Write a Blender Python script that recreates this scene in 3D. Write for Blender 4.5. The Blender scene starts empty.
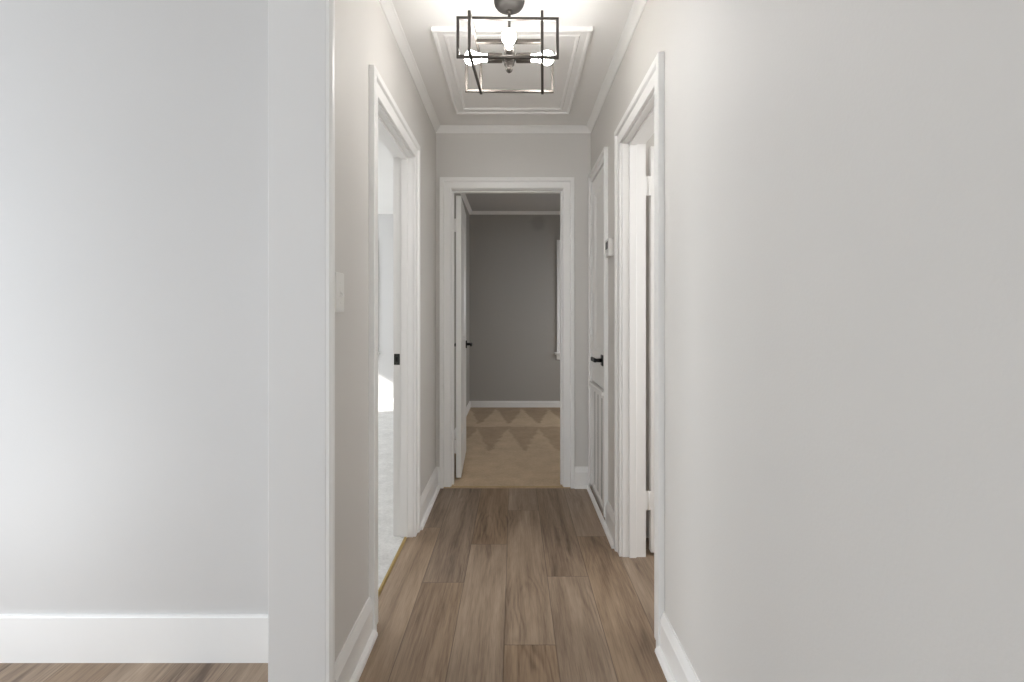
import bpy, math, random
from mathutils import Vector, Matrix

S = bpy.context.scene
COL = S.collection
R = math.radians
random.seed(7)

# ------------------------------------------------------------------ camera
CAM_Z = 1.168
cd = bpy.data.cameras.new('camera')
cam = bpy.data.objects.new('camera', cd)
COL.objects.link(cam)
cam.location = (0, 0, CAM_Z)
cam.rotation_euler = (R(90), 0, 0)
cd.sensor_width = 36.0
cd.lens = 500.0 / 1024.0 * 36.0
cd.shift_x = -2.0 / 1024.0
cd.shift_y = -26.0 / 1024.0
cd.clip_start = 0.02
S.camera = cam

# ------------------------------------------------------------------ exposure, world, sun, daylight, added fill lights
S.view_settings.view_transform = 'Standard'
S.view_settings.look = 'None'
S.view_settings.gamma = 1.0
S.view_settings.use_curve_mapping = False
S.view_settings.exposure = 0.10
S.cycles.use_denoising = True
S.cycles.denoising_prefilter = 'ACCURATE'
S.cycles.use_adaptive_sampling = False
S.cycles.max_bounces = 20
S.cycles.diffuse_bounces = 16

w = bpy.data.worlds.new('sky')
S.world = w
w.use_nodes = True
wn = w.node_tree.nodes
wn['Background'].inputs['Color'].default_value = (0.80, 0.90, 1.0, 1)
wn['Background'].inputs['Strength'].default_value = 1.2

def light(name, kind, loc, energy, color=(1, 1, 1), rot=None, size=None, direction=None, angle=None):
    l = bpy.data.lights.new(name, kind)
    l.energy = energy
    l.color = color
    if size:
        l.shape = 'RECTANGLE'
        l.size, l.size_y = size
    if angle is not None:
        l.angle = angle
    o = bpy.data.objects.new(name, l)
    o.location = loc
    if direction is not None:
        o.rotation_euler = Vector(direction).to_track_quat('-Z', 'Y').to_euler()
    COL.objects.link(o)
    return o

light('sun', 'SUN', (-6, 2, 5), 9.0, (1.0, 0.96, 0.90), direction=(1.0, 0.40, -0.55), angle=R(0.6))
# area lights added behind and left of the camera; no windows built there
light('fill_living_back', 'AREA', (-0.9, -6.36, 1.35), 96.0, (0.85, 0.925, 1.0), size=(3.2, 1.6), direction=(0, 1, 0))
light('fill_living_left', 'AREA', (-3.15, 0.70, 1.25), 35.0, (0.85, 0.925, 1.0), size=(1.2, 1.5), direction=(1, 0, 0))
# unseen point light added to brighten the lower left wall; no lamp stands there
lo = light('fill_living_low', 'POINT', (-1.72, 1.12, 0.50), 5.4, (0.90, 0.95, 1.0))
lo.data.shadow_soft_size = 0.12
# daylight of the left bedroom's window, then fill for two other rooms
light('daylight_bedroom_left', 'AREA', (-4.42, 4.4, 1.4), 70.0, (0.97, 0.985, 1.0), size=(1.7, 1.2), direction=(1, 0, 0))
light('fill_back_room', 'AREA', (1.84, 5.3, 1.25), 19.0, (0.97, 0.98, 1.0), size=(0.8, 0.6), direction=(-1, 0, -0.55))  # added fill at a wall without a window, grades the far room
light('fill_right_room', 'AREA', (2.04, 1.6, 1.5), 19.0, (0.98, 0.99, 1.0), size=(1.2, 1.3), direction=(-1, 0, 0))  # added fill out of view, lightens the hall through the right doorway

# ------------------------------------------------------------------ helpers
def link(o, parent=None):
    COL.objects.link(o)
    if parent:
        o.parent = parent
    return o

def tag(o, label=None, cat=None, group=None, kind=None):
    if label: o['label'] = label
    if cat: o['category'] = cat
    if group: o['group'] = group
    if kind: o['kind'] = kind
    return o

def root(name, loc, label, cat, group=None, kind=None, rz=0.0):
    o = bpy.data.objects.new(name, None)
    o.empty_display_size = 0.1
    o.location = loc
    o.rotation_euler = (0, 0, rz)
    link(o)
    return tag(o, label, cat, group, kind)

class MB:
    """collects vertices and faces; build() links them as ONE mesh object"""
    def __init__(s):
        s.v = []; s.f = []; s.sm = []
    def add(s, vs, fs, smooth=False):
        b = len(s.v)
        s.v += [tuple(p) for p in vs]
        s.f += [tuple(i + b for i in f) for f in fs]
        s.sm += [smooth] * len(fs)
        return s
    def box(s, x0, x1, y0, y1, z0, z1):
        vs = [(x, y, z) for z in (z0, z1) for y in (y0, y1) for x in (x0, x1)]
        return s.add(vs, [(0, 2, 3, 1), (4, 5, 7, 6), (0, 1, 5, 4), (2, 6, 7, 3), (0, 4, 6, 2), (1, 3, 7, 5)])
    def loft(s, rings, closed=True, caps=True, smooth=False, loop=False):
        n = len(rings[0]); vs = [p for r in rings for p in r]; fs = []
        m = len(rings)
        for i in range(m if loop else m - 1):
            a = i * n; b = ((i + 1) % m) * n
            for j in range(n if closed else n - 1):
                k = (j + 1) % n
                fs.append((a + j, a + k, b + k, b + j))
        if caps and not loop:
            fs.append(tuple(range(n))[::-1]); fs.append(tuple(range((m - 1) * n, m * n)))
        return s.add(vs, fs, smooth)
    def lathe(s, prof, p, axis, n=24, smooth=True):
        """prof: (distance along the axis, radius) pairs"""
        ax = Vector(axis).normalized()
        u = ax.orthogonal().normalized(); v = ax.cross(u)
        rings = []
        for d, r in prof:
            c = Vector(p) + ax * d
            rings.append([c + (u * math.cos(2 * math.pi * i / n) + v * math.sin(2 * math.pi * i / n)) * max(r, 1e-5) for i in range(n)])
        return s.loft(rings, smooth=smooth)
    def grid(s, plane, us, zs, holes, t0, t1):
        """a wall with square holes; plane 'x': wall plane normal to X (u runs along Y), 'y': normal to Y (u runs along X)"""
        us = sorted(us); zs = sorted(zs)
        nu, nz = len(us), len(zs)
        P = (lambda u, z, t: (t, u, z)) if plane == 'x' else (lambda u, z, t: (u, t, z))
        solid = {}
        for i in range(nu - 1):
            for j in range(nz - 1):
                cu = (us[i] + us[i + 1]) / 2; cz = (zs[j] + zs[j + 1]) / 2
                solid[i, j] = not any(a < cu < b and c < cz < d for a, b, c, d in holes)
        used = {}; vs = []; fs = []
        def V(i, j, k):
            if (i, j, k) not in used:
                used[i, j, k] = len(vs); vs.append(P(us[i], zs[j], (t0, t1)[k]))
            return used[i, j, k]
        for (i, j), ok in solid.items():
            if not ok: continue
            for k in (0, 1):
                q = [V(i, j, k), V(i + 1, j, k), V(i + 1, j + 1, k), V(i, j + 1, k)]
                fs.append(tuple(q if k == 0 else q[::-1]))
            for (di, dj, a, b) in ((-1, 0, (i, j), (i, j + 1)), (1, 0, (i + 1, j + 1), (i + 1, j)), (0, -1, (i + 1, j), (i, j)), (0, 1, (i, j + 1), (i + 1, j + 1))):
                if not solid.get((i + di, j + dj), False):
                    fs.append((V(*a, 0), V(*b, 0), V(*b, 1), V(*a, 1)))
        return s.add(vs, fs)
    def build(s, name, mat, parent=None, origin=(0, 0, 0), bevel=None, seg=2):
        me = bpy.data.meshes.new(name)
        o0 = Vector(origin)
        me.from_pydata([tuple(Vector(p) - o0) for p in s.v], [], s.f)
        for p, sm in zip(me.polygons, s.sm):
            p.use_smooth = sm
        import bmesh
        bm = bmesh.new(); bm.from_mesh(me)
        bmesh.ops.recalc_face_normals(bm, faces=bm.faces)
        bm.to_mesh(me); bm.free()
        me.materials.append(mat)
        o = bpy.data.objects.new(name, me)
        if parent is None: o.location = origin
        link(o, parent)
        if bevel:
            m = o.modifiers.new('bevel', 'BEVEL')
            m.width = bevel; m.segments = seg; m.limit_method = 'ANGLE'; m.angle_limit = R(35)
        return o

def struct(name, mb, mat, label, cat, bevel=None):
    return tag(mb.build(name, mat, bevel=bevel), label, cat, kind='structure')

# ------------------------------------------------------------------ materials
def new_mat(name):
    m = bpy.data.materials.new(name); m.use_nodes = True
    return m, m.node_tree.nodes, m.node_tree.links, m.node_tree.nodes['Principled BSDF']

def paint(name, color, rough=0.6, bump=0.0, scale=180.0, spec=0.35, mottling=0.02):
    m, N, L, b = new_mat(name)
    tc = N.new('ShaderNodeTexCoord')
    nz = N.new('ShaderNodeTexNoise'); nz.inputs['Scale'].default_value = 2.2; nz.inputs['Detail'].default_value = 3
    L.new(tc.outputs['Object'], nz.inputs['Vector'])
    mx = N.new('ShaderNodeMixRGB'); mx.blend_type = 'MIX'
    mx.inputs[1].default_value = tuple(c * (1 - mottling) for c in color) + (1,)
    mx.inputs[2].default_value = tuple(min(1, c * (1 + mottling)) for c in color) + (1,)
    L.new(nz.outputs['Fac'], mx.inputs[0])
    L.new(mx.outputs[0], b.inputs['Base Color'])
    b.inputs['Roughness'].default_value = rough
    b.inputs['Specular IOR Level'].default_value = spec
    if bump:
        n2 = N.new('ShaderNodeTexNoise'); n2.inputs['Scale'].default_value = scale; n2.inputs['Detail'].default_value = 2
        L.new(tc.outputs['Object'], n2.inputs['Vector'])
        bp = N.new('ShaderNodeBump'); bp.inputs['Strength'].default_value = bump; bp.inputs['Distance'].default_value = 0.002
        L.new(n2.outputs['Fac'], bp.inputs['Height']); L.new(bp.outputs['Normal'], b.inputs['Normal'])
    return m

def metal(name, color, rough=0.4, met=1.0):
    m, N, L, b = new_mat(name)
    tc = N.new('ShaderNodeTexCoord'); nz = N.new('ShaderNodeTexNoise'); nz.inputs['Scale'].default_value = 60
    L.new(tc.outputs['Object'], nz.inputs['Vector'])
    mr = N.new('ShaderNodeMapRange'); mr.inputs['To Min'].default_value = rough - 0.06; mr.inputs['To Max'].default_value = rough + 0.06
    L.new(nz.outputs['Fac'], mr.inputs['Value']); L.new(mr.outputs[0], b.inputs['Roughness'])
    b.inputs['Base Color'].default_value = color + (1,)
    b.inputs['Metallic'].default_value = met
    return m

M = {}
M['wall'] = paint('greige_wall_paint', (0.685, 0.668, 0.643), 0.55, bump=0.12, scale=140, spec=0.3)
M['wall_living'] = paint('living_wall_paint', (0.622, 0.612, 0.602), 0.55, bump=0.10, scale=140, spec=0.3)
M['wall_bedroom'] = paint('bedroom_wall_paint', (0.61, 0.61, 0.61), 0.6)
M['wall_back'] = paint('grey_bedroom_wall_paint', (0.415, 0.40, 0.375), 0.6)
def dark_patch(m, x, z, r, depth):  # darkens a round patch of the base colour, with a noisy edge
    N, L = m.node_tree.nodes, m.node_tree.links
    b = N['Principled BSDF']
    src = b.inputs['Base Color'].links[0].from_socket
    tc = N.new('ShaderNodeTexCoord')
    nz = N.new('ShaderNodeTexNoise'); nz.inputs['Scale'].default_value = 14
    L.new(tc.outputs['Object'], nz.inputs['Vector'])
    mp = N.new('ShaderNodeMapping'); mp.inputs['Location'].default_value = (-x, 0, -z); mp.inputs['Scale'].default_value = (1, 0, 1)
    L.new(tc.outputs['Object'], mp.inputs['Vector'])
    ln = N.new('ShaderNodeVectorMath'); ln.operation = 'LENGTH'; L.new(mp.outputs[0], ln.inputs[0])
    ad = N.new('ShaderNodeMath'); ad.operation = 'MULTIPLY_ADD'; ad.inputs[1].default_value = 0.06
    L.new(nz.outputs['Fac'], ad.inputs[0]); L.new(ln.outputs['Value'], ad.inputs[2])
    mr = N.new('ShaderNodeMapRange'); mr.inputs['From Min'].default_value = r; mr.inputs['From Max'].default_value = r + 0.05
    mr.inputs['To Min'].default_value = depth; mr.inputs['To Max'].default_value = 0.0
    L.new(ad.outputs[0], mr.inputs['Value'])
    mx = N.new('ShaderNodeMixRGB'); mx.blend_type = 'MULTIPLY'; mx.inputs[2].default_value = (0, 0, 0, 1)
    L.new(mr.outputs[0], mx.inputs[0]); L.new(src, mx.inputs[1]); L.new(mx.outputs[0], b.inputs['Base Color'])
M['wall_dark_patch'] = paint('grey_bedroom_wall_paint_marked', (0.415, 0.40, 0.375), 0.6)
dark_patch(M['wall_dark_patch'], 0.302, 2.327, 0.095, 0.16)
M['ceiling_back'] = paint('dimmed_ceiling_paint', (0.52, 0.51, 0.495), 0.7)  # ceiling white darkened: the far room's dimness is put into the colour
M['ceiling'] = paint('white_ceiling_paint', (0.875, 0.868, 0.855), 0.7)
M['trim'] = paint('white_trim_paint', (0.875, 0.87, 0.858), 0.32, spec=0.5, mottling=0.012)
M['trim_end'] = paint('soft_white_trim_paint', (0.79, 0.787, 0.78), 0.45, spec=0.4, mottling=0.012)
M['door'] = paint('white_door_paint', (0.865, 0.86, 0.848), 0.35, spec=0.5, mottling=0.012)
M['plastic'] = paint('white_plastic', (0.82, 0.815, 0.79), 0.35, spec=0.5)
M['slot_shade'] = paint('slot_shade_paint', (0.20, 0.197, 0.19), 0.8)  # dark colour painted in place of shade between the panel boards
M['screen'] = paint('dark_display', (0.012, 0.012, 0.012), 0.2, spec=0.5)
M['black'] = metal('matt_black_metal', (0.008, 0.008, 0.008), 0.45, 0.3)
M['bronze'] = metal('bronze_metal', (0.105, 0.093, 0.083), 0.42, 0.55)
M['gunmetal'] = metal('grey_canopy_metal', (0.052, 0.048, 0.045), 0.6, 0.1)
M['gold'] = metal('gold_strip_metal', (0.50, 0.36, 0.14), 0.4, 0.8)
M['hinge'] = paint('painted_hinge', (0.85, 0.845, 0.83), 0.35, spec=0.5)
M['strike'] = metal('dark_strike_metal', (0.055, 0.058, 0.052), 0.45, 0.6)

m, N, L, b = new_mat('lit_bulb')
b.inputs['Base Color'].default_value = (1, 0.97, 0.92, 1)
b.inputs['Emission Color'].default_value = (1.0, 0.968, 0.925, 1)
b.inputs['Emission Strength'].default_value = 66.0
M['bulb'] = m
m, N, L, b = new_mat('window_glass')
gt = N.new('ShaderNodeBsdfTransparent'); gg = N.new('ShaderNodeBsdfGlossy'); gm = N.new('ShaderNodeMixShader')
gg.inputs['Roughness'].default_value = 0.02; gm.inputs[0].default_value = 0.06
L.new(gt.outputs[0], gm.inputs[1]); L.new(gg.outputs[0], gm.inputs[2])
L.new(gm.outputs[0], N['Material Output'].inputs['Surface'])
M['glass'] = m

def wood_floor():
    m, N, L, b = new_mat('taupe_oak_planks')
    def math_(op, a, bb=None, c=None):
        n = N.new('ShaderNodeMath'); n.operation = op
        for i, v in enumerate((a, bb, c)):
            if v is None: continue
            if isinstance(v, (int, float)): n.inputs[i].default_value = v
            else: L.new(v, n.inputs[i])
        return n.outputs[0]
    uv = N.new('ShaderNodeUVMap'); uv.uv_map = 'plank'
    rn = N.new('ShaderNodeUVMap'); rn.uv_map = 'tone'
    su = N.new('ShaderNodeSeparateXYZ'); L.new(uv.outputs[0], su.inputs[0])
    sr = N.new('ShaderNodeSeparateXYZ'); L.new(rn.outputs[0], sr.inputs[0])
    u, v = su.outputs[0], su.outputs[1]          # metres across and along the plank
    r1, r2 = sr.outputs[0], sr.outputs[1]        # two random numbers per plank
    off = math_('MULTIPLY', r2, 37.0)
    # broad streaks
    def noise(su_, sv_, det, dist, rough=0.55, seed=0.0):
        c = N.new('ShaderNodeCombineXYZ')
        L.new(math_('MULTIPLY', u, su_), c.inputs[0]); L.new(math_('MULTIPLY', v, sv_), c.inputs[1])
        L.new(math_('ADD', off, seed), c.inputs[2])
        n = N.new('ShaderNodeTexNoise'); n.inputs['Scale'].default_value = 1.0; n.inputs['Detail'].default_value = det
        n.inputs['Distortion'].default_value = dist; n.inputs['Roughness'].default_value = rough
        L.new(c.outputs[0], n.inputs['Vector'])
        return n.outputs['Fac']
    broad = noise(13.0, 1.3, 3, 0.6, seed=0.0)
    fine = noise(150.0, 5.0, 4, 0.4, 0.65, seed=5.0)
    mid = noise(44.0, 2.4, 3, 0.5, seed=17.0)
    pores = noise(330.0, 16.0, 2, 0.1, 0.6, seed=9.0)
    # cathedral figure: nested arches along the plank
    warp = noise(9.0, 2.2, 2, 0.3, seed=13.0)
    q = math_('MULTIPLY', math_('SUBTRACT', u, 0.0915), math_('SUBTRACT', u, 0.0915))
    arch = math_('ADD', math_('MULTIPLY', q, 260.0), math_('ADD', math_('MULTIPLY', v, 2.4), math_('MULTIPLY', warp, 3.5)))
    ring = math_('SINE', math_('MULTIPLY', arch, 9.0))
    ring = math_('MULTIPLY_ADD', ring, 0.5, 0.5)
    mask = noise(7.0, 1.6, 1, 0.0, seed=21.0)
    mr = N.new('ShaderNodeMapRange'); mr.inputs['From Min'].default_value = 0.48; mr.inputs['From Max'].default_value = 0.66
    L.new(mask, mr.inputs['Value'])
    figure = math_('MULTIPLY', math_('MULTIPLY', math_('POWER', ring, 2.0), mr.outputs[0]), 0.09)
    k = math_('MULTIPLY', math_('SUBTRACT', r1, 0.5), 0.11)
    t = math_('ADD', k, math_('ADD', math_('MULTIPLY', broad, 0.58), math_('ADD', math_('MULTIPLY', mid, 0.28), math_('MULTIPLY', fine, 0.34))))
    t = math_('SUBTRACT', t, figure)
    t = math_('ADD', t, math_('MULTIPLY', math_('SUBTRACT', pores, 0.5), 0.20))
    cr = N.new('ShaderNodeValToRGB')
    e = cr.color_ramp.elements
    e[0].position = 0.36; e[0].color = (0.118, 0.080, 0.056, 1)
    e[1].position = 0.86; e[1].color = (0.455, 0.350, 0.258, 1)
    x = e.new(0.52); x.color = (0.238, 0.172, 0.121, 1)
    x = e.new(0.66); x.color = (0.330, 0.246, 0.176, 1)
    L.new(t, cr.inputs[0])
    # warm or grey cast per plank
    hs = N.new('ShaderNodeHueSaturation')
    L.new(cr.outputs[0], hs.inputs['Color'])
    L.new(math_('MULTIPLY_ADD', r2, 0.20, 0.93), hs.inputs['Saturation'])
    # joints between planks
    du = math_('MINIMUM', u, math_('SUBTRACT', 0.183, u))
    dv = math_('MINIMUM', v, math_('SUBTRACT', 1.22, v))
    d = math_('MINIMUM', du, dv)
    jr = N.new('ShaderNodeMapRange'); jr.inputs['From Min'].default_value = 0.0006; jr.inputs['From Max'].default_value = 0.0024
    jr.inputs['To Min'].default_value = 0.55; jr.inputs['To Max'].default_value = 1.0
    L.new(d, jr.inputs['Value'])
    mx = N.new('ShaderNodeMixRGB'); mx.blend_type = 'MULTIPLY'; mx.inputs[0].default_value = 1.0
    L.new(hs.outputs[0], mx.inputs[1]); L.new(jr.outputs[0], mx.inputs[2])
    L.new(mx.outputs[0], b.inputs['Base Color'])
    b.inputs['Roughness'].default_value = 0.46
    b.inputs['Specular IOR Level'].default_value = 0.4
    bp = N.new('ShaderNodeBump'); bp.inputs['Strength'].default_value = 0.25; bp.inputs['Distance'].default_value = 0.001
    L.new(math_('ADD', fine, math_('MULTIPLY', jr.outputs[0], 2.0)), bp.inputs['Height'])
    L.new(bp.outputs['Normal'], b.inputs['Normal'])
    return m
M['wood'] = wood_floor()

def carpet(name, c0, c1, triangles=False):
    m, N, L, b = new_mat(name)
    tc = N.new('ShaderNodeTexCoord')
    nz = N.new('ShaderNodeTexNoise'); nz.inputs['Scale'].default_value = 55; nz.inputs['Detail'].default_value = 5; nz.inputs['Roughness'].default_value = 0.75
    L.new(tc.outputs['Object'], nz.inputs['Vector'])
    n2 = N.new('ShaderNodeTexNoise'); n2.inputs['Scale'].default_value = 7; n2.inputs['Detail'].default_value = 3
    L.new(tc.outputs['Object'], n2.inputs['Vector'])
    ad = N.new('ShaderNodeMath'); ad.operation = 'MULTIPLY_ADD'; ad.inputs[1].default_value = 0.45
    L.new(n2.outputs['Fac'], ad.inputs[0]); 
    sc = N.new('ShaderNodeMath'); sc.operation = 'MULTIPLY'; sc.inputs[1].default_value = 0.55; L.new(nz.outputs['Fac'], sc.inputs[0])
    L.new(sc.outputs[0], ad.inputs[2])
    cr = N.new('ShaderNodeValToRGB')
    cr.color_ramp.elements[0].position = 0.33; cr.color_ramp.elements[0].color = c0 + (1,)
    cr.color_ramp.elements[1].position = 0.68; cr.color_ramp.elements[1].color = c1 + (1,)
    L.new(ad.outputs[0], cr.inputs[0])
    out = cr.outputs[0]
    if triangles:      # brushed wedges left in the pile by a vacuum cleaner
        def mt(op, a, bb=None, c=None):
            n = N.new('ShaderNodeMath'); n.operation = op
            for i, v in enumerate((a, bb, c)):
                if v is None: continue
                if isinstance(v, (int, float)): n.inputs[i].default_value = v
                else: L.new(v, n.inputs[i])
            return n.outputs[0]
        sp = N.new('ShaderNodeSeparateXYZ'); L.new(tc.outputs['Object'], sp.inputs[0])
        wob = mt('MULTIPLY', mt('SUBTRACT', n2.outputs['Fac'], 0.5), 0.10)
        X = mt('ADD', sp.outputs[0], wob); Y = mt('ADD', sp.outputs[1], wob)
        total = None
        for (ya, yb, ph, p, gain) in ((6.28, 5.36, 0.235, 0.318, 1.0), (5.20, 4.28, 0.265, 0.305, 0.8)):
            v_ = mt('DIVIDE', mt('SUBTRACT', ya, Y), ya - yb)                       # 0 at the tip, 1 at the base
            tri = mt('MULTIPLY', mt('ABSOLUTE', mt('SUBTRACT', mt('FRACT', mt('DIVIDE', mt('ADD', X, ph + 3.0), p)), 0.5)), 2.0)
            inside = mt('MINIMUM', mt('MAXIMUM', mt('MULTIPLY', mt('SUBTRACT', v_, tri), 5.0), 0.0), 1.0)
            band = mt('MULTIPLY', mt('GREATER_THAN', v_, 0.0), mt('LESS_THAN', v_, 1.0))
            dark = mt('MULTIPLY', mt('MULTIPLY', mt('SUBTRACT', 1.0, inside), band), gain)
            total = dark if total is None else mt('ADD', total, dark)
        mx = N.new('ShaderNodeMixRGB'); mx.blend_type = 'MULTIPLY'
        mx.inputs[2].default_value = (0.68, 0.63, 0.58, 1)
        L.new(total, mx.inputs[0]); L.new(out, mx.inputs[1]); out = mx.outputs[0]
    L.new(out, b.inputs['Base Color'])
    b.inputs['Roughness'].default_value = 0.95
    b.inputs['Specular IOR Level'].default_value = 0.1
    b.inputs['Sheen Weight'].default_value = 0.2
    bp = N.new('ShaderNodeBump'); bp.inputs['Strength'].default_value = 0.7; bp.inputs['Distance'].default_value = 0.01
    L.new(ad.outputs[0], bp.inputs['Height']); L.new(bp.outputs['Normal'], b.inputs['Normal'])
    return m
M['carpet_tan'] = carpet('tan_carpet', (0.45, 0.335, 0.21), (0.64, 0.49, 0.325), True)
M['carpet_grey'] = carpet('pale_grey_carpet', (0.52, 0.52, 0.51), (0.78, 0.78, 0.77))

# ------------------------------------------------------------------ plan (metres; x across, y away from the camera)
XL, XR, YF, H = -0.530, 0.522, 3.390, 2.440        # hall faces
T = 0.115                                           # wall thickness
XLO, XRO, YFO = XL - 0.105, XR + T, YF + 0.12
HB = 2.472                                          # ceiling of the far room
YB = 6.30                                           # back wall of both bedrooms
YL = 1.694                                          # living-room wall beside the hall
STUB = 1.405                                        # free end of the hall's left wall
DL = (1.911, 2.628); DR = (1.822, 2.412); DF = (-0.424, 0.330); DC = (2.835, 3.300)
DH = 1.995; DHF = 2.020; DHC = 2.040; ZC0 = 0.731
J = 0.02                                            # jamb thickness

# floors ---------------------------------------------------------------
def plank_floor():
    W, Ln = 0.183, 1.22
    starts = {0: 2.99, -1: 2.546, -2: 2.184, 1: 2.234, 2: 2.638, -3: 2.75, -4: 2.05}
    vs, fs, uvs, tones = [], [], [], []
    x_min, x_max, y_min, y_max = -3.3, 2.2, -6.5, YF - 0.02
    k0 = math.floor((x_min + 0.035) / W); k1 = math.ceil((x_max + 0.035) / W)
    for k in range(k0, k1):
        xa, xb = -0.035 + k * W, -0.035 + (k + 1) * W
        st = starts.get(k, random.uniform(0, Ln))
        n = math.floor((y_min - st) / Ln)
        while st + n * Ln < y_max:
            ya, yb = st + n * Ln, st + (n + 1) * Ln
            y0, y1 = max(ya, y_min), min(yb, y_max)
            n += 1
            if y1 - y0 < 0.002: continue
            i = len(vs)
            vs += [(xa, y0, 0), (xb, y0, 0), (xb, y1, 0), (xa, y1, 0)]
            fs.append((i, i + 1, i + 2, i + 3))
            uvs += [(0, y0 - ya), (W, y0 - ya), (W, y1 - ya), (0, y1 - ya)]
            pr = random.Random(1000 * k + n + 77); t = (pr.random(), pr.random()); tones += [t] * 4
    i = len(vs)      # underside
    return vs, fs, uvs, tones
vs, fs, uvs, tones = plank_floor()
me = bpy.data.meshes.new('floor'); me.from_pydata(vs, [], fs)
l1 = me.uv_layers.new(name='plank'); l2 = me.uv_layers.new(name='tone')
for lp in me.loops:
    l1.data[lp.index].uv = uvs[lp.vertex_index]; l2.data[lp.index].uv = tones[lp.vertex_index]
me.materials.append(M['wood'])
fl = bpy.data.objects.new('floor', me); link(fl)
tag(fl, 'taupe brown wood plank floor of the hallway', 'floor', kind='structure')

def slab(name, x0, x1, y0, y1, z0, z1, mat, label, cat):
    return struct(name, MB().box(x0, x1, y0, y1, z0, z1), mat, label, cat)
slab('floor_back', -0.65, 2.6, YF - 0.02, YB + 0.1, -0.05, 0.006, M['carpet_tan'], 'tan carpet with vacuum wedges in the dim room ahead', 'carpet')
slab('floor_left', -4.6, -0.569, DL[0] - 0.07, YB + 0.1, -0.05, 0.006, M['carpet_grey'], 'pale grey carpet in the bright room left of the hall', 'carpet')

# ceilings -------------------------------------------------------------
slab('ceiling', -3.3, XRO, -6.5, YFO - 0.06, H, H + 0.08, M['ceiling'], 'white ceiling of the hallway', 'ceiling')
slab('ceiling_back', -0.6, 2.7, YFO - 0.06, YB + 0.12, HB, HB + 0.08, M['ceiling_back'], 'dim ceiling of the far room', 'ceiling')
slab('ceiling_left', -4.6, -0.6, YFO - 0.06, YB + 0.12, H, H + 0.08, M['ceiling'], 'bright ceiling seen through the left doorway', 'ceiling')
slab('ceiling_left_near', -4.6, -3.3, 1.6, YFO - 0.06, H, H + 0.08, M['ceiling'], 'near part of the bright left room ceiling', 'ceiling')
slab('ceiling_right', XRO, 2.3, 0.6, YFO - 0.06, H, H + 0.08, M['ceiling'], 'ceiling of the room right of the hall', 'ceiling')

# walls ----------------------------------------------------------------
def wall_x(name, x0, x1, y0, y1, holes, mat, label, top=H):
    us = {y0, y1}; zs = {0, top}
    for a, b_, c, d in holes: us |= {a, b_}; zs |= {c, d}
    hs = [(a - (1e-6), b_, c - 1, d) if c == 0 else (a, b_, c, d) for a, b_, c, d in holes]
    return struct(name, MB().grid('x', us, zs, hs, x0, x1), mat, label, 'wall')
def wall_y(name, y0, y1, x0, x1, holes, mat, label, top=H):
    us = {x0, x1}; zs = {0, top}
    for a, b_, c, d in holes: us |= {a, b_}; zs |= {c, d}
    hs = [(a, b_, c - 1, d) if c == 0 else (a, b_, c, d) for a, b_, c, d in holes]
    return struct(name, MB().grid('y', us, zs, hs, y0, y1), mat, label, 'wall')

wall_x('wall_left', XLO, XL, STUB + 0.02, YF, [(DL[0] - J, DL[1] + J, 0, DH + J)], M['wall'], 'greige left wall of the hallway with a doorway')
wall_x('wall_right', XR, XRO, -6.5, YF, [(DR[0] - J, DR[1] + J, 0, DH + J), (DC[0] - J, DC[1] + J, ZC0, DHC + J)], M['wall'], 'greige right wall of the hallway, long and close at right')
wall_y('wall_far', YF, YFO, XLO, 2.6, [(DF[0] - J, DF[1] + J, 0, DHF + J)], M['wall'], 'greige wall at the end of the hallway')
wall_y('wall_living', YL, YL + 0.12, -4.6, XLO, [], M['wall_living'], 'pale grey wall filling the left of the view')
wall_x('wall_living_left', -3.32, -3.2, -6.5, YL, [], M['wall_living'], 'side wall of the near room out of view at left')
wall_y('wall_living_back', -6.5, -6.4, -3.2, XR, [], M['wall_living'], 'wall behind the viewer')
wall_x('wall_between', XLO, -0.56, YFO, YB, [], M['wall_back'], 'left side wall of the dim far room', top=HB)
wall_y('wall_back', YB, YB + 0.12, -0.60, 2.6, [(0.62, 1.65, 0.70, 2.03)], M['wall_dark_patch'], 'grey wall at the back of the dim far room', top=HB)
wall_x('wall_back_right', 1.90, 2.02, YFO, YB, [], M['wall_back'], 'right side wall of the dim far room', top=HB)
wall_y('wall_bedroom', YB, YB + 0.12, -4.6, -0.60, [(-2.75, -1.80, 0.70, 2.03)], M['wall_bedroom'], 'white back wall of the bright left room')
wall_x('wall_bedroom_left', -4.6, -4.48, YL + 0.12, YB, [(4.80, 5.80, 0.62, 2.03)], M['wall_bedroom'], 'window wall of the bright left room')
wall_x('wall_bath_right', 2.1, 2.2, 0.7, YF, [], M['wall'], 'far side wall of the room at right')
wall_y('wall_bath_near', 0.7, 0.8, XRO, 2.1, [], M['wall'], 'near wall of the room at right')
wall_y('wall_bath_far', 2.62, 2.70, XRO, 2.1, [], M['wall'], 'partition behind the right door')

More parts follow.
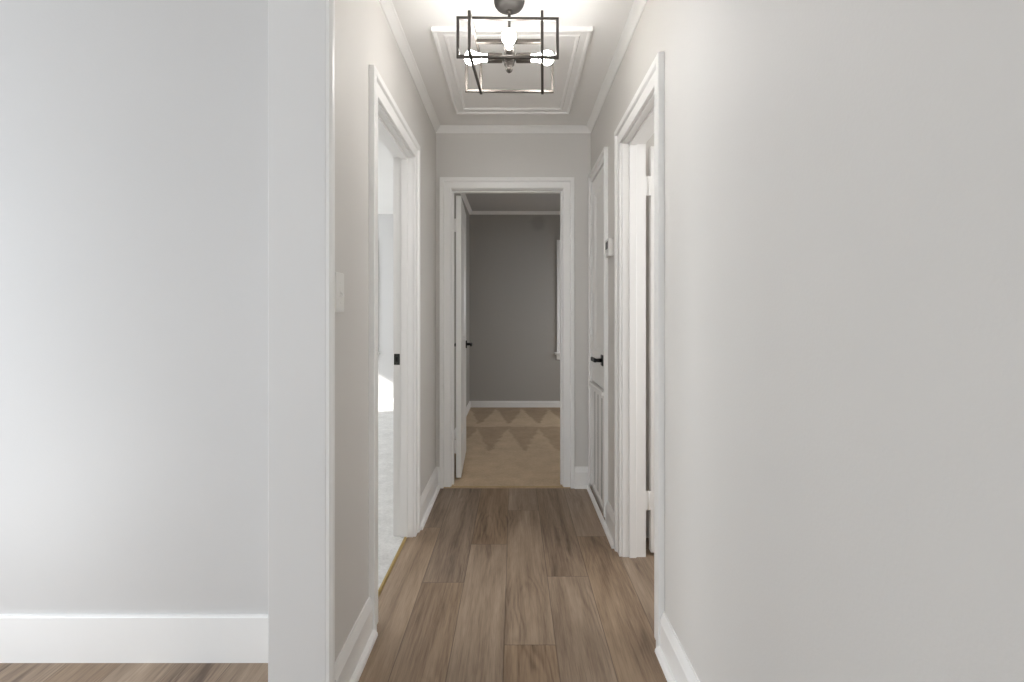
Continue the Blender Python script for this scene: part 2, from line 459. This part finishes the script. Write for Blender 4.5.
# ------------------------------------------------------------------ door casings
CAS = [(0.000, 0.000), (0.000, 0.0115), (0.0025, 0.0130), (0.048, 0.0130), (0.053, 0.0205), (0.056, 0.0225), (0.079, 0.0225), (0.082, 0.0200), (0.082, 0.000)]
def casing_rings(a, b_, h, prof, face, sgn, plane, bottom=0.0):
    """a, b_: inner edges along the wall; face: wall face; sgn: which way it stands proud"""
    P = (lambda u, z, t: (face + sgn * t, u, z)) if plane == 'x' else (lambda u, z, t: (u, face + sgn * t, z))
    return [[P(a - w_, bottom, t) for w_, t in prof], [P(a - w_, h + w_, t) for w_, t in prof],
            [P(b_ + w_, h + w_, t) for w_, t in prof], [P(b_ + w_, bottom, t) for w_, t in prof]]
def door_frame(n, plane, span, faces, label, prof=CAS, stop_at=0.5, far_side=True, DH=DH):
    """jamb lining, stop and casings of one doorway"""
    a, b_ = span; f0, f1 = faces
    c = (f0 + f1) / 2
    org = (f0, (a + b_) / 2, 0) if plane == 'x' else ((a + b_) / 2, f0, 0)
    rt = root('trim_%d' % n, org, label, 'door frame', kind='structure')
    s0 = 1 if f0 > f1 else -1
    MB().loft(casing_rings(a - 0.005, b_ + 0.005, DH + 0.005, prof, f0, s0, plane)).build('casing', M['trim'], rt, org)
    if far_side:
        MB().loft(casing_rings(a - 0.005, b_ + 0.005, DH + 0.005, prof, f1, -s0, plane)).build('casing', M['trim'], rt, org)
    rect = [(0, 0), (0, abs(f1 - f0) - 0.002), (J - 0.001, abs(f1 - f0) - 0.002), (J - 0.001, 0)]
    rect = [(w_, t + 0.001) for w_, t in rect]
    MB().loft(casing_rings(a, b_, DH, rect, f0, -s0, plane)).build('jamb', M['trim'], rt, org)
    d0 = abs(f1 - f0) * stop_at
    st = [(-0.011, d0), (-0.011, d0 + 0.034), (0.0, d0 + 0.034), (0.0, d0)]
    MB().loft(casing_rings(a, b_, DH, st, f0, -s0, plane)).build('door_stop', M['trim'], rt, org, bevel=0.002)
    return rt, org

fr_far, org_far = door_frame(1, 'y', DF, (YF, YFO), 'white door casing at the end of the hall', [(w_ * 0.88, t) for w_, t in CAS], stop_at=0.30, DH=DHF)
fr_left, org_left = door_frame(2, 'x', DL, (XL, XLO), 'white door casing of the left doorway', stop_at=0.28, far_side=False)
fr_right, org_right = door_frame(3, 'x', DR, (XR, XRO), 'white door casing of the near right doorway', stop_at=0.28, far_side=False)

# strike plate on the far jamb of the left doorway
zs_ = 0.935
pl = MB()
pl.box(-0.631, -0.600, DL[1] - 0.0035, DL[1] + 0.0005, zs_ - 0.029, zs_ + 0.029)
o = pl.build('strike_plate', M['strike'], fr_left, org_left, bevel=0.0015); o['label'] = 'dark metal strike plate'
pl = MB().box(-0.621, -0.610, DL[1] - 0.0042, DL[1] - 0.0030, zs_ - 0.012, zs_ + 0.012)
pl.build('latch_hole', M['black'], o, (0, 0, 0)).location = (-org_left[0], -org_left[1], -org_left[2])

# closet: casing frame on all four sides of the door opening, running down beside the grille
org_c = (XR, (DC[0] + DC[1]) / 2, 0)
fr_c = root('trim_4', org_c, 'white casing around the narrow closet door and grille', 'door frame', kind='structure')
CAS2 = [(w_ * 0.70, t) for w_, t in CAS]
MB().loft(casing_rings(DC[0] - 0.003, DC[1] + 0.003, DHC + 0.005, CAS2, XR, -1, 'x', bottom=0.045)).build('casing', M['trim'], fr_c, org_c)
rect = [(0, 0.001), (0, T - 0.002), (J - 0.001, T - 0.002), (J - 0.001, 0.001)]
MB().loft(casing_rings(DC[0], DC[1], DHC, rect, XR, 1, 'x', bottom=ZC0)).build('jamb', M['trim'], fr_c, org_c)
MB().box(XR - 0.026, XR + 0.10, DC[0] - 0.002, DC[1] + 0.002, 0.708, 0.731).build('sill', M['trim'], fr_c, org_c, bevel=0.004)

# free end of the left wall: flat board with a narrow moulded casing on its hall side
org = (-0.61, STUB + 0.01, 0)
tr = root('trim_5', org, 'tall white board capping the end of the left wall', 'wall end trim', kind='structure')
MB().box(-0.692, XL + 0.001, STUB, STUB + 0.02, 0, H).build('end_board', M['trim_end'], tr, org, bevel=0.002)
MB().box(-0.692, XLO, STUB + 0.02, YL, 0, H).build('return_board', M['trim'], tr, org)
prof = [(0.0, 0.0), (0.0, 0.010), (0.004, 0.013), (0.008, 0.011), (0.012, 0.0155), (0.020, 0.0175), (0.028, 0.0165), (0.033, 0.011), (0.038, 0.010), (0.041, 0.0)]
MB().loft([[(XL + t, STUB + 0.001 + w_, z) for w_, t in prof] for z in (0, H)]).build('casing', M['trim'], tr, org)

# ------------------------------------------------------------------ baseboards (with a shoe moulding) and crown
BASE = [(0, 0), (0.016, 0), (0.016, 0.106), (0.0135, 0.112), (0.010, 0.124), (0.006, 0.134), (0.005, 0.140), (0, 0.140)]
SHOE = [(0.0155, 0.0), (0.034, 0.0), (0.033, 0.008), (0.029, 0.015), (0.022, 0.020), (0.0155, 0.021)]
def run(prof, p, q, nrm, z0=0.0, kz=1.0, ma=0.0, mb_=0.0):
    """a straight moulding from p to q; nrm points into the room; ma, mb_: mitre slopes at its ends"""
    p = Vector(p + (0,)); q = Vector(q + (0,)); n = Vector(nrm + (0,)); d = (q - p).normalized()
    return [[p + n * t + d * (t * ma) + Vector((0, 0, z0 + z * kz)) for t, z in prof],
            [q + n * t - d * (t * mb_) + Vector((0, 0, z0 + z * kz)) for t, z in prof]]
def baseboard(side, pieces, nrm, label, shoe=None, kz=1.0, mitre=(0, 0), prof=BASE):
    p, q = pieces
    org = ((p[0] + q[0]) / 2, (p[1] + q[1]) / 2, 0)
    rt = root('baseboard_' + side, org, label, 'baseboard', kind='structure')
    MB().loft(run(prof, p, q, nrm, kz=kz, ma=mitre[0], mb_=mitre[1])).build('board', M['trim'], rt, org)
    if shoe is not None:
        sp, sq = shoe if shoe else (p, q)
        MB().loft(run(SHOE, sp, sq, nrm, ma=mitre[0], mb_=mitre[1])).build('shoe_moulding', M['trim'], rt, org)
    return rt
CW = 0.087
baseboard('left_near', ((XL, STUB + 0.042), (XL, DL[0] - CW)), (1, 0), 'short white baseboard between the wall end and the left doorway', ())
baseboard('left_far', ((XL, DL[1] + CW), (XL, YF)), (1, 0), 'white baseboard beyond the left doorway', (), mitre=(0, 1))
baseboard('far_left', ((XL, YF), (DF[0] - 0.077, YF)), (0, -1), 'tiny white baseboard piece left of the end door', (), mitre=(1, 0))
baseboard('far_right', ((DF[1] + 0.077, YF), (XR, YF)), (0, -1), 'short white baseboard right of the end door', (), mitre=(0, 1))
baseboard('right_near', ((XR, -2.6), (XR, DR[0] - CW)), (-1, 0), 'long white baseboard along the near right wall', ())
baseboard('right_middle', ((XR, DR[1] + CW), (XR, DC[0] - 0.061)), (-1, 0), 'white baseboard between the right doorway and the closet', ((XR, DR[1] + CW), (XR, YF)), )
baseboard('living', ((-3.2, YL), (-0.692, YL)), (0, -1), 'tall white baseboard at lower left', prof=[(0, 0), (0.016, 0), (0.016, 0.151), (0.013, 0.154), (0, 0.154)])
baseboard('back', ((-0.56, YB), (1.90, YB)), (0, -1), 'white baseboard at the back of the dim room', kz=0.62, mitre=(1, 1))
baseboard('back_left', ((-0.56, YFO), (-0.56, YB)), (1, 0), 'white baseboard behind the open door of the dim room', kz=0.62, mitre=(0, 1))
baseboard('bedroom', ((-4.48, YB), (XLO, YB)), (0, -1), 'white baseboard of the bright left room', kz=0.8)

CROWN = [(0, 0), (0, -0.040), (0.005, -0.040), (0.0075, -0.034), (0.013, -0.026), (0.021, -0.017), (0.028, -0.010), (0.032, -0.008), (0.035, -0.005), (0.035, 0)]
def crown(n, pts, label, prof=CROWN, top=H):
    """pts: corner points of the wall faces with the room on the right-hand side of travel"""
    rings = []
    for i, p in enumerate(pts):
        p = Vector(p)
        dirs = []
        if i > 0: dirs.append((p - Vector(pts[i - 1])).normalized())
        if i < len(pts) - 1: dirs.append((Vector(pts[i + 1]) - p).normalized())
        ns = [Vector((d.y, -d.x)) for d in dirs]
        off = ns[0] if len(ns) == 1 else ns[0] + ns[1]
        rings.append([(p.x + off.x * t, p.y + off.y * t, top + z) for t, z in prof])
    return struct('trim_%d' % n, MB().loft(rings), M['trim'], label, 'crown moulding')
crown(6, [(XL, STUB), (XL, YF), (XR, YF), (XR, -2.6)], 'slim white crown moulding around the hall ceiling')
crown(7, [(-0.56, YFO), (-0.56, YB), (1.90, YB)], 'slim crown moulding at the ceiling of the dim room', top=HB)

# ------------------------------------------------------------------ ceiling panel with stepped moulding
px0, px1, py0, py1 = -0.366, 0.348, 2.205, 3.125
org = ((px0 + px1) / 2, (py0 + py1) / 2, H)
hp = root('ceiling_hatch', org, 'white ceiling panel framed by stepped moulding behind the cage light', 'ceiling hatch')
PAN = [(0.0, 0.0), (0.0, -0.016), (0.006, -0.020), (0.014, -0.018), (0.020, -0.011), (0.048, -0.009), (0.053, -0.014), (0.060, -0.013), (0.066, -0.005), (0.070, 0.0)]
rings = []
for (x, y, sx, sy) in ((px0, py0, 1, 1), (px1, py0, -1, 1), (px1, py1, -1, -1), (px0, py1, 1, -1)):
    rings.append([(x + sx * t, y + sy * t, H + z) for t, z in PAN])
MB().loft(rings, loop=True).build('moulding', M['trim'], hp, org)
MB().box(px0 + 0.066, px1 - 0.066, py0 + 0.066, py1 - 0.066, H - 0.004, H).build('panel', M['ceiling'], hp, org)

# ------------------------------------------------------------------ doors
def lever(parent, x, y, z, sgn, direction, mat=None):
    """rose and lever on a face whose outward normal is local y * sgn"""
    mat = mat or M['black']
    hd = MB().box(x - 0.031, x + 0.031, min(y, y + sgn * 0.009), max(y, y + sgn * 0.009), z - 0.031, z + 0.031).build('door_handle', mat, parent, bevel=0.002)
    hd['label'] = 'black lever handle on a square rose'
    mb = MB()
    mb.lathe([(0.0, 0.012), (0.040, 0.010)], (x, y + sgn * 0.009, z), (0, sgn, 0), 16)
    mb.build('neck', mat, hd)
    ya, yb = sorted((y + sgn * 0.040, y + sgn * 0.054))
    xa, xb = sorted((x - direction * 0.011, x + direction * 0.118))
    MB().box(xa, xb, ya, yb, z - 0.0115, z + 0.0115).build('lever', mat, hd, bevel=0.003)
    return hd

def panel_door(name, loc, rz, w_, z0, z1, panels, label, th=0.036):
    """local x runs from the hinge edge to the latch edge; the slab lies between local y = -th and 0"""
    rt = root(name, loc, label, 'door', kind='structure', rz=rz)
    us = {0.0, w_}; zs = {z0, z1}
    for a, b_, c, d in panels: us |= {a, b_}; zs |= {c, d}
    MB().grid('y', us, zs, panels, -th, 0.0).build('stile_frame', M['door'], rt, bevel=0.002)
    for a, b_, c, d in panels:
        # recessed panel with a sloping moulding all round on both faces
        mb = MB(); k = 0.016
        for ys, yr in ((-th, -th + 0.011), (0.0, -0.011)):
            outer = [(a, ys + (0.002 if ys < -0.001 else -0.002), c), (b_, ys + (0.002 if ys < -0.001 else -0.002), c), (b_, ys + (0.002 if ys < -0.001 else -0.002), d), (a, ys + (0.002 if ys < -0.001 else -0.002), d)]
            inner = [(a + k, yr, c + k), (b_ - k, yr, c + k), (b_ - k, yr, d - k), (a + k, yr, d - k)]
            mb.add(outer + inner, [(0, 1, 5, 4), (1, 2, 6, 5), (2, 3, 7, 6), (3, 0, 4, 7), (4, 5, 6, 7)])
        mb.build('panel', M['door'], rt)
    return rt
def hinge(parent, x, y, z, leaf=(-0.022, 0.022), mat=None):
    """butt hinge in the parent's own coordinates: knuckle standing on a pair of leaves"""
    h = MB().lathe([(-0.047, 0.004), (-0.045, 0.0065), (0.045, 0.0065), (0.047, 0.004)], (x, y, z), (0, 0, 1), 14).build('hinge', mat or M['hinge'], parent)
    MB().box(x + leaf[0], x + leaf[1], y - 0.0015, y + 0.0015, z - 0.044, z + 0.044).build('leaf', mat or M['hinge'], h)
    return h

# door of the far room, standing open against its left wall
d1 = panel_door('door_1', (-0.409, 3.527, 0), R(92.5), 0.700, 0.020, 2.010,
                [(0.115, 0.585, 0.235, 0.80), (0.115, 0.585, 0.985, 1.845)], 'white panelled door standing open into the dim far room')
lever(d1, 0.635, -0.036, 0.925, -1, -1)
lever(d1, 0.635, 0.0, 0.925, 1, -1)
for z in (0.24, 1.80):
    # leaves bridge the gap between the slab edge and the jamb (local y points to the jamb)
    h = MB().lathe([(-0.047, 0.004), (-0.045, 0.0065), (0.045, 0.0065), (0.047, 0.004)], (-0.004, 0.004, z), (0, 0, 1), 14).build('hinge', M['hinge'], d1)
    MB().box(-0.0055, -0.0025, -0.030, 0.012, z - 0.046, z + 0.046).build('leaf', M['hinge'], h)

# door of the room at right, standing open square to the hall
d2 = panel_door('door_2', (0.662, 2.455, 0), 0.0, 0.585, 0.018, 1.985,
                [(0.10, 0.485, 0.235, 0.80), (0.10, 0.485, 0.985, 1.845)], 'white door standing open beyond the near right doorway')
lever(d2, 0.525, -0.036, 0.925, -1, -1)
for z in (0.27, 1.792):
    h = MB().lathe([(-0.047, 0.004), (-0.045, 0.0065), (0.045, 0.0065), (0.047, 0.004)], (-0.010, -0.036, z), (0, 0, 1), 14).build('hinge', M['hinge'], d2)
    MB().box(-0.026, 0.0, -0.0385, -0.0355, z - 0.046, z + 0.046).build('leaf', M['hinge'], h)

# narrow closet door, shut, hinged on its far side
w3 = DC[1] - DC[0] - 0.008
d3 = panel_door('door_3', (XR + 0.030, DC[1] - 0.004, 0), R(-90), w3, 0.739, 2.035,
                [(0.085, w3 - 0.085, 0.95, 1.935)], 'narrow white closet door with a tall panel and black lever')
lever(d3, w3 - 0.058, -0.036, 0.905, -1, -1)
for z in (1.72, 0.99):
    hinge(d3, -0.002, -0.040, z)

# slotted panel under the closet door: boards over a thin dark sheet standing in for shade in the slots
org = (XR, (DC[0] + DC[1]) / 2, 0.05)
gr = root('slotted_panel', org, 'tall white vertical-slotted panel under the narrow closet door', 'vent panel')
g0, g1, gz0, gz1 = DC[0] + 0.002, DC[1] - 0.002, 0.045, 0.704
GP = [(0, 0.0), (0, 0.006), (0.004, 0.008), (0.020, 0.008), (0.025, 0.004), (0.030, 0.0)]
rings = []
for (y, z, sy, sz) in ((g0, gz0, 1, 1), (g1, gz0, -1, 1), (g1, gz1, -1, -1), (g0, gz1, 1, -1)):
    rings.append([(XR - t, y + sy * q, z + sz * q) for q, t in GP])
MB().loft(rings, loop=True).build('frame', M['trim'], gr, org)
MB().box(XR - 0.0008, XR, g0 + 0.02, g1 - 0.02, gz0 + 0.02, gz1 - 0.02).build('shade_sheet', M['slot_shade'], gr, org)['label'] = 'thin dark sheet standing in for shade in the slots'
cuts = [g0 + 0.022, 2.958, 3.096, 3.214, g1 - 0.022]
for i in range(4):
    a = cuts[i] + (0.016 if i else 0); b_ = cuts[i + 1] - (0.016 if i < 3 else 0)
    MB().box(XR - 0.0030, XR - 0.0006, a, b_, gz0 + 0.022, gz1 - 0.022).build('board', M['trim'], gr, org)

# ------------------------------------------------------------------ small things on the walls
# light switch
zc, yc = 1.236, 1.507
org = (XL, yc, zc)
sw = root('light_switch', org, 'white light switch plate on the left wall', 'light switch')
MB().box(XL, XL + 0.007, yc - 0.036, yc + 0.036, zc - 0.060, zc + 0.060).build('plate', M['plastic'], sw, org, bevel=0.003)
MB().box(XL + 0.006, XL + 0.0085, yc - 0.007, yc + 0.007, zc - 0.014, zc + 0.014).build('toggle_surround', M['plastic'], sw, org, bevel=0.0008)
tg = MB(); tg.loft([[(XL + 0.007, yc + a, zc + c) for a, c in ((-0.005, -0.008), (0.005, -0.008), (0.005, 0.006), (-0.005, 0.006))],
                    [(XL + 0.018, yc + a, zc + c) for a, c in ((-0.004, -0.014), (0.004, -0.014), (0.004, -0.006), (-0.004, -0.006))]])
tg.build('toggle', M['plastic'], sw, org, bevel=0.001)
for z in (zc + 0.030, zc - 0.030):
    MB().lathe([(0, 0.0035), (0.001, 0.003)], (XL + 0.0068, yc, z), (1, 0, 0), 12).build('screw', M['plastic'], sw, org)

# thermostat
y0, y1, zc = 2.615, 2.720, 1.525
org = (XR, (y0 + y1) / 2, zc)
th = root('thermostat', org, 'small white thermostat between the closet and the near right doorway', 'thermostat')
MB().box(XR - 0.006, XR, y0 + 0.004, y1 - 0.004, zc - 0.044, zc + 0.044).build('base', M['plastic'], th, org)
MB().box(XR - 0.027, XR - 0.005, y0, y1, zc - 0.048, zc + 0.048).build('housing', M['plastic'], th, org, bevel=0.004)
MB().box(XR - 0.0278, XR - 0.0265, y0 + 0.025, y1 - 0.018, zc - 0.006, zc + 0.034).build('display', M['screen'], th, org)
for k in range(3):
    yy = y0 + 0.035 + k * 0.018
    MB().box(XR - 0.0285, XR - 0.0265, yy - 0.006, yy + 0.006, zc - 0.030, zc - 0.022).build('button', M['plastic'], th, org, bevel=0.0005)

# gold threshold strips where the carpet meets the planks
def strip(p, q, label):
    p = Vector(p); q = Vector(q); d = (q - p).normalized(); n = Vector((-d.y, d.x))
    prof = [(-0.007, 0.0), (-0.0065, 0.003), (-0.003, 0.0062), (0.003, 0.0072), (0.006, 0.0072), (0.007, 0.003), (0.007, 0.0)]
    org = ((p.x + q.x) / 2, (p.y + q.y) / 2, 0)
    o = MB().loft([[(e.x + n.x * a, e.y + n.y * a, z) for a, z in prof] for e in (p, q)]).build('threshold_strip', M['gold'], None, org)
    return tag(o, label, 'threshold strip', 'gold threshold strips')
strip((DF[0], YF - 0.010), (DF[1], YF - 0.010), 'thin gold strip on the floor across the end doorway')
strip((-0.567, DL[0]), (-0.567, DL[1]), 'thin gold strip on the floor across the left doorway')

# ------------------------------------------------------------------ windows
def window(n, plane, span, z0, z1, face, inward, label, mat=None, meet=True):
    """sash window: casing, sill, frame, pane; face is the room-side wall face"""
    mat = mat or M['trim']
    a, b_ = span
    P = (lambda u0, u1, t0, t1, za, zb: (min(face + t0 * inward, face + t1 * inward), max(face + t0 * inward, face + t1 * inward), u0, u1, za, zb)) if plane == 'x' \
        else (lambda u0, u1, t0, t1, za, zb: (u0, u1, min(face + t0 * inward, face + t1 * inward), max(face + t0 * inward, face + t1 * inward), za, zb))
    c = (a + b_) / 2
    org = (face, c, z0) if plane == 'x' else (c, face, z0)
    rt = root('window_%d' % n, org, label, 'window', kind='structure')
    Q = (lambda u, z, t: (face + inward * t, u, z)) if plane == 'x' else (lambda u, z, t: (u, face + inward * t, z))
    rings = [[Q(u + su * w_, z + sz * w_, t) for w_, t in CAS] for (u, z, su, sz) in ((a, z0, -1, 0), (a, z1, -1, 1), (b_, z1, 1, 1), (b_, z0, 1, 0))]
    MB().loft(rings).build('casing', mat, rt, org)
    MB().box(*P(a - 0.11, b_ + 0.11, -0.05, 0.055, z0 - 0.026, z0)).build('sill', mat, rt, org, bevel=0.004)
    MB().box(*P(a - 0.085, b_ + 0.085, 0.0, 0.014, z0 - 0.095, z0 - 0.026)).build('apron', mat, rt, org, bevel=0.002)
    zm = (z0 + z1) / 2
    mb = MB()
    fr = 0.045
    mb.grid(plane, {a, a + fr, b_ - fr, b_}, {z0, z0 + fr, zm - 0.02, zm + 0.02, z1 - fr, z1},
            [(a + fr, b_ - fr, z0 + fr, zm - 0.02), (a + fr, b_ - fr, zm + 0.02, z1 - fr)], face - inward * 0.07, face - inward * 0.035)
    mb.build('sash', mat, rt, org)
    MB().box(*P(a + fr, b_ - fr, -0.0555, -0.0515, z0 + fr, z1 - fr)).build('pane', M['glass'], rt, org)
    return rt, org, P
window(1, 'y', (0.62, 1.65), 0.70, 2.03, YB, -1, 'white window casing at the right of the dim room')
window(2, 'y', (-2.75, -1.80), 0.70, 2.03, YB, -1, 'white window casing in the bright left room')
window(3, 'x', (4.80, 5.80), 0.62, 2.03, -4.48, 1, 'sunlit window of the bright left room')
# lowered roller blind of the dim room's window
bl = MB().box(0.625, 1.645, YB + 0.010, YB + 0.016, 0.73, 2.02).build('roller_blind', M['plastic'], None)
tag(bl, 'white roller blind drawn down over the dim room window', 'blind')

# ------------------------------------------------------------------ cage ceiling light
LX, LY = -0.019, 1.98
lt = root('ceiling_light', (LX, LY, H), 'bronze open cage ceiling light with three lit globe bulbs', 'ceiling light', rz=0.0)
# everything below is in the fixture's own coordinates, z measured down from the ceiling
ZT, ZB, ZH = 2.258 - H, 2.117 - H, 2.186 - H
MB().lathe([(0, 0.060), (0.034, 0.060), (0.045, 0.0575), (0.054, 0.051), (0.061, 0.040), (0.065, 0.026), (0.067, 0.008)], (0, 0, 0), (0, 0, -1), 36).build('canopy', M['gunmetal'], lt)
MB().lathe([(0, 0.0055), (abs(ZH) - 0.064, 0.0055)], (0, 0, -0.064), (0, 0, -1), 14).build('stem', M['bronze'], lt)
MB().lathe([(0, 0.009), (0.012, 0.009)], (0, 0, -0.066), (0, 0, -1), 14).build('stem_collar', M['bronze'], lt)
BT = 0.0052
def cage(kind, pos, half, mid=0.0):
    """one open rectangle of square bar: a closed loop swept round"""
    pts = [(mid - half, ZB), (mid + half, ZB), (mid + half, ZT), (mid - half, ZT)]
    rings = []
    for (a, z), (sa, sz) in zip(pts, ((-1, -1), (1, -1), (1, 1), (-1, 1))):
        ring = []
        for (r_, t_) in ((-BT, -BT), (BT, -BT), (BT, BT), (-BT, BT)):
            u, zz, p = a + sa * r_, z + sz * r_, pos + t_
            ring.append((u, p + u * 0.018, zz) if kind == 'y' else (p + u * 0.06, u, zz))
        rings.append(ring)
    return MB().loft(rings, loop=True).build('cage_frame', M['bronze'], lt, bevel=0.001)
cage('y', -0.140, 0.183, -0.004); cage('y', 0.140, 0.182)
cage('x', -0.131, 0.167, -0.012); cage('x', 0.131, 0.167, -0.012)
MB().box(-0.131, 0.131, -0.008, 0.008, ZT - 0.014, ZT).build('crossbar', M['bronze'], lt, bevel=0.001)
# hub, sockets, bulbs
hub = MB().lathe([(0.020, 0.010), (0.018, 0.022), (-0.014, 0.024), (-0.020, 0.020)], (0, 0, ZH), (0, 0, 1), 24).build('hub', M['bronze'], lt)
MB().lathe([(0.0, 0.021), (0.010, 0.020), (0.012, 0.012), (0.022, 0.012), (0.028, 0.014), (0.036, 0.011), (0.041, 0.004)], (0, 0, ZH - 0.018), (0, 0, -1), 20).build('finial', M['bronze'], lt)
for ax in ((-1, 0, 0), (1, 0, 0), (0, -1, 0)):
    so = MB().lathe([(0.015, 0.010), (0.026, 0.010), (0.027, 0.017), (0.030, 0.019), (0.084, 0.019), (0.086, 0.017), (0.086, 0.010)], (0, 0, ZH), ax, 22).build('socket', M['bronze'], lt)
    # globe bulb: neck then ball
    prof = [(0.084, 0.013), (0.100, 0.0135), (0.115, 0.016)]
    c, r_ = 0.150, 0.027
    for i in range(5, 19):
        a = math.pi * i / 18
        d = c - r_ * math.cos(a)
        if d > 0.122: prof.append((d, max(r_ * math.sin(a), 0.0004)))
    bu = MB().lathe(prof, (0, 0, ZH), ax, 24).build('bulb', M['bulb'], lt)
    bu['label'] = 'lit white globe bulb'
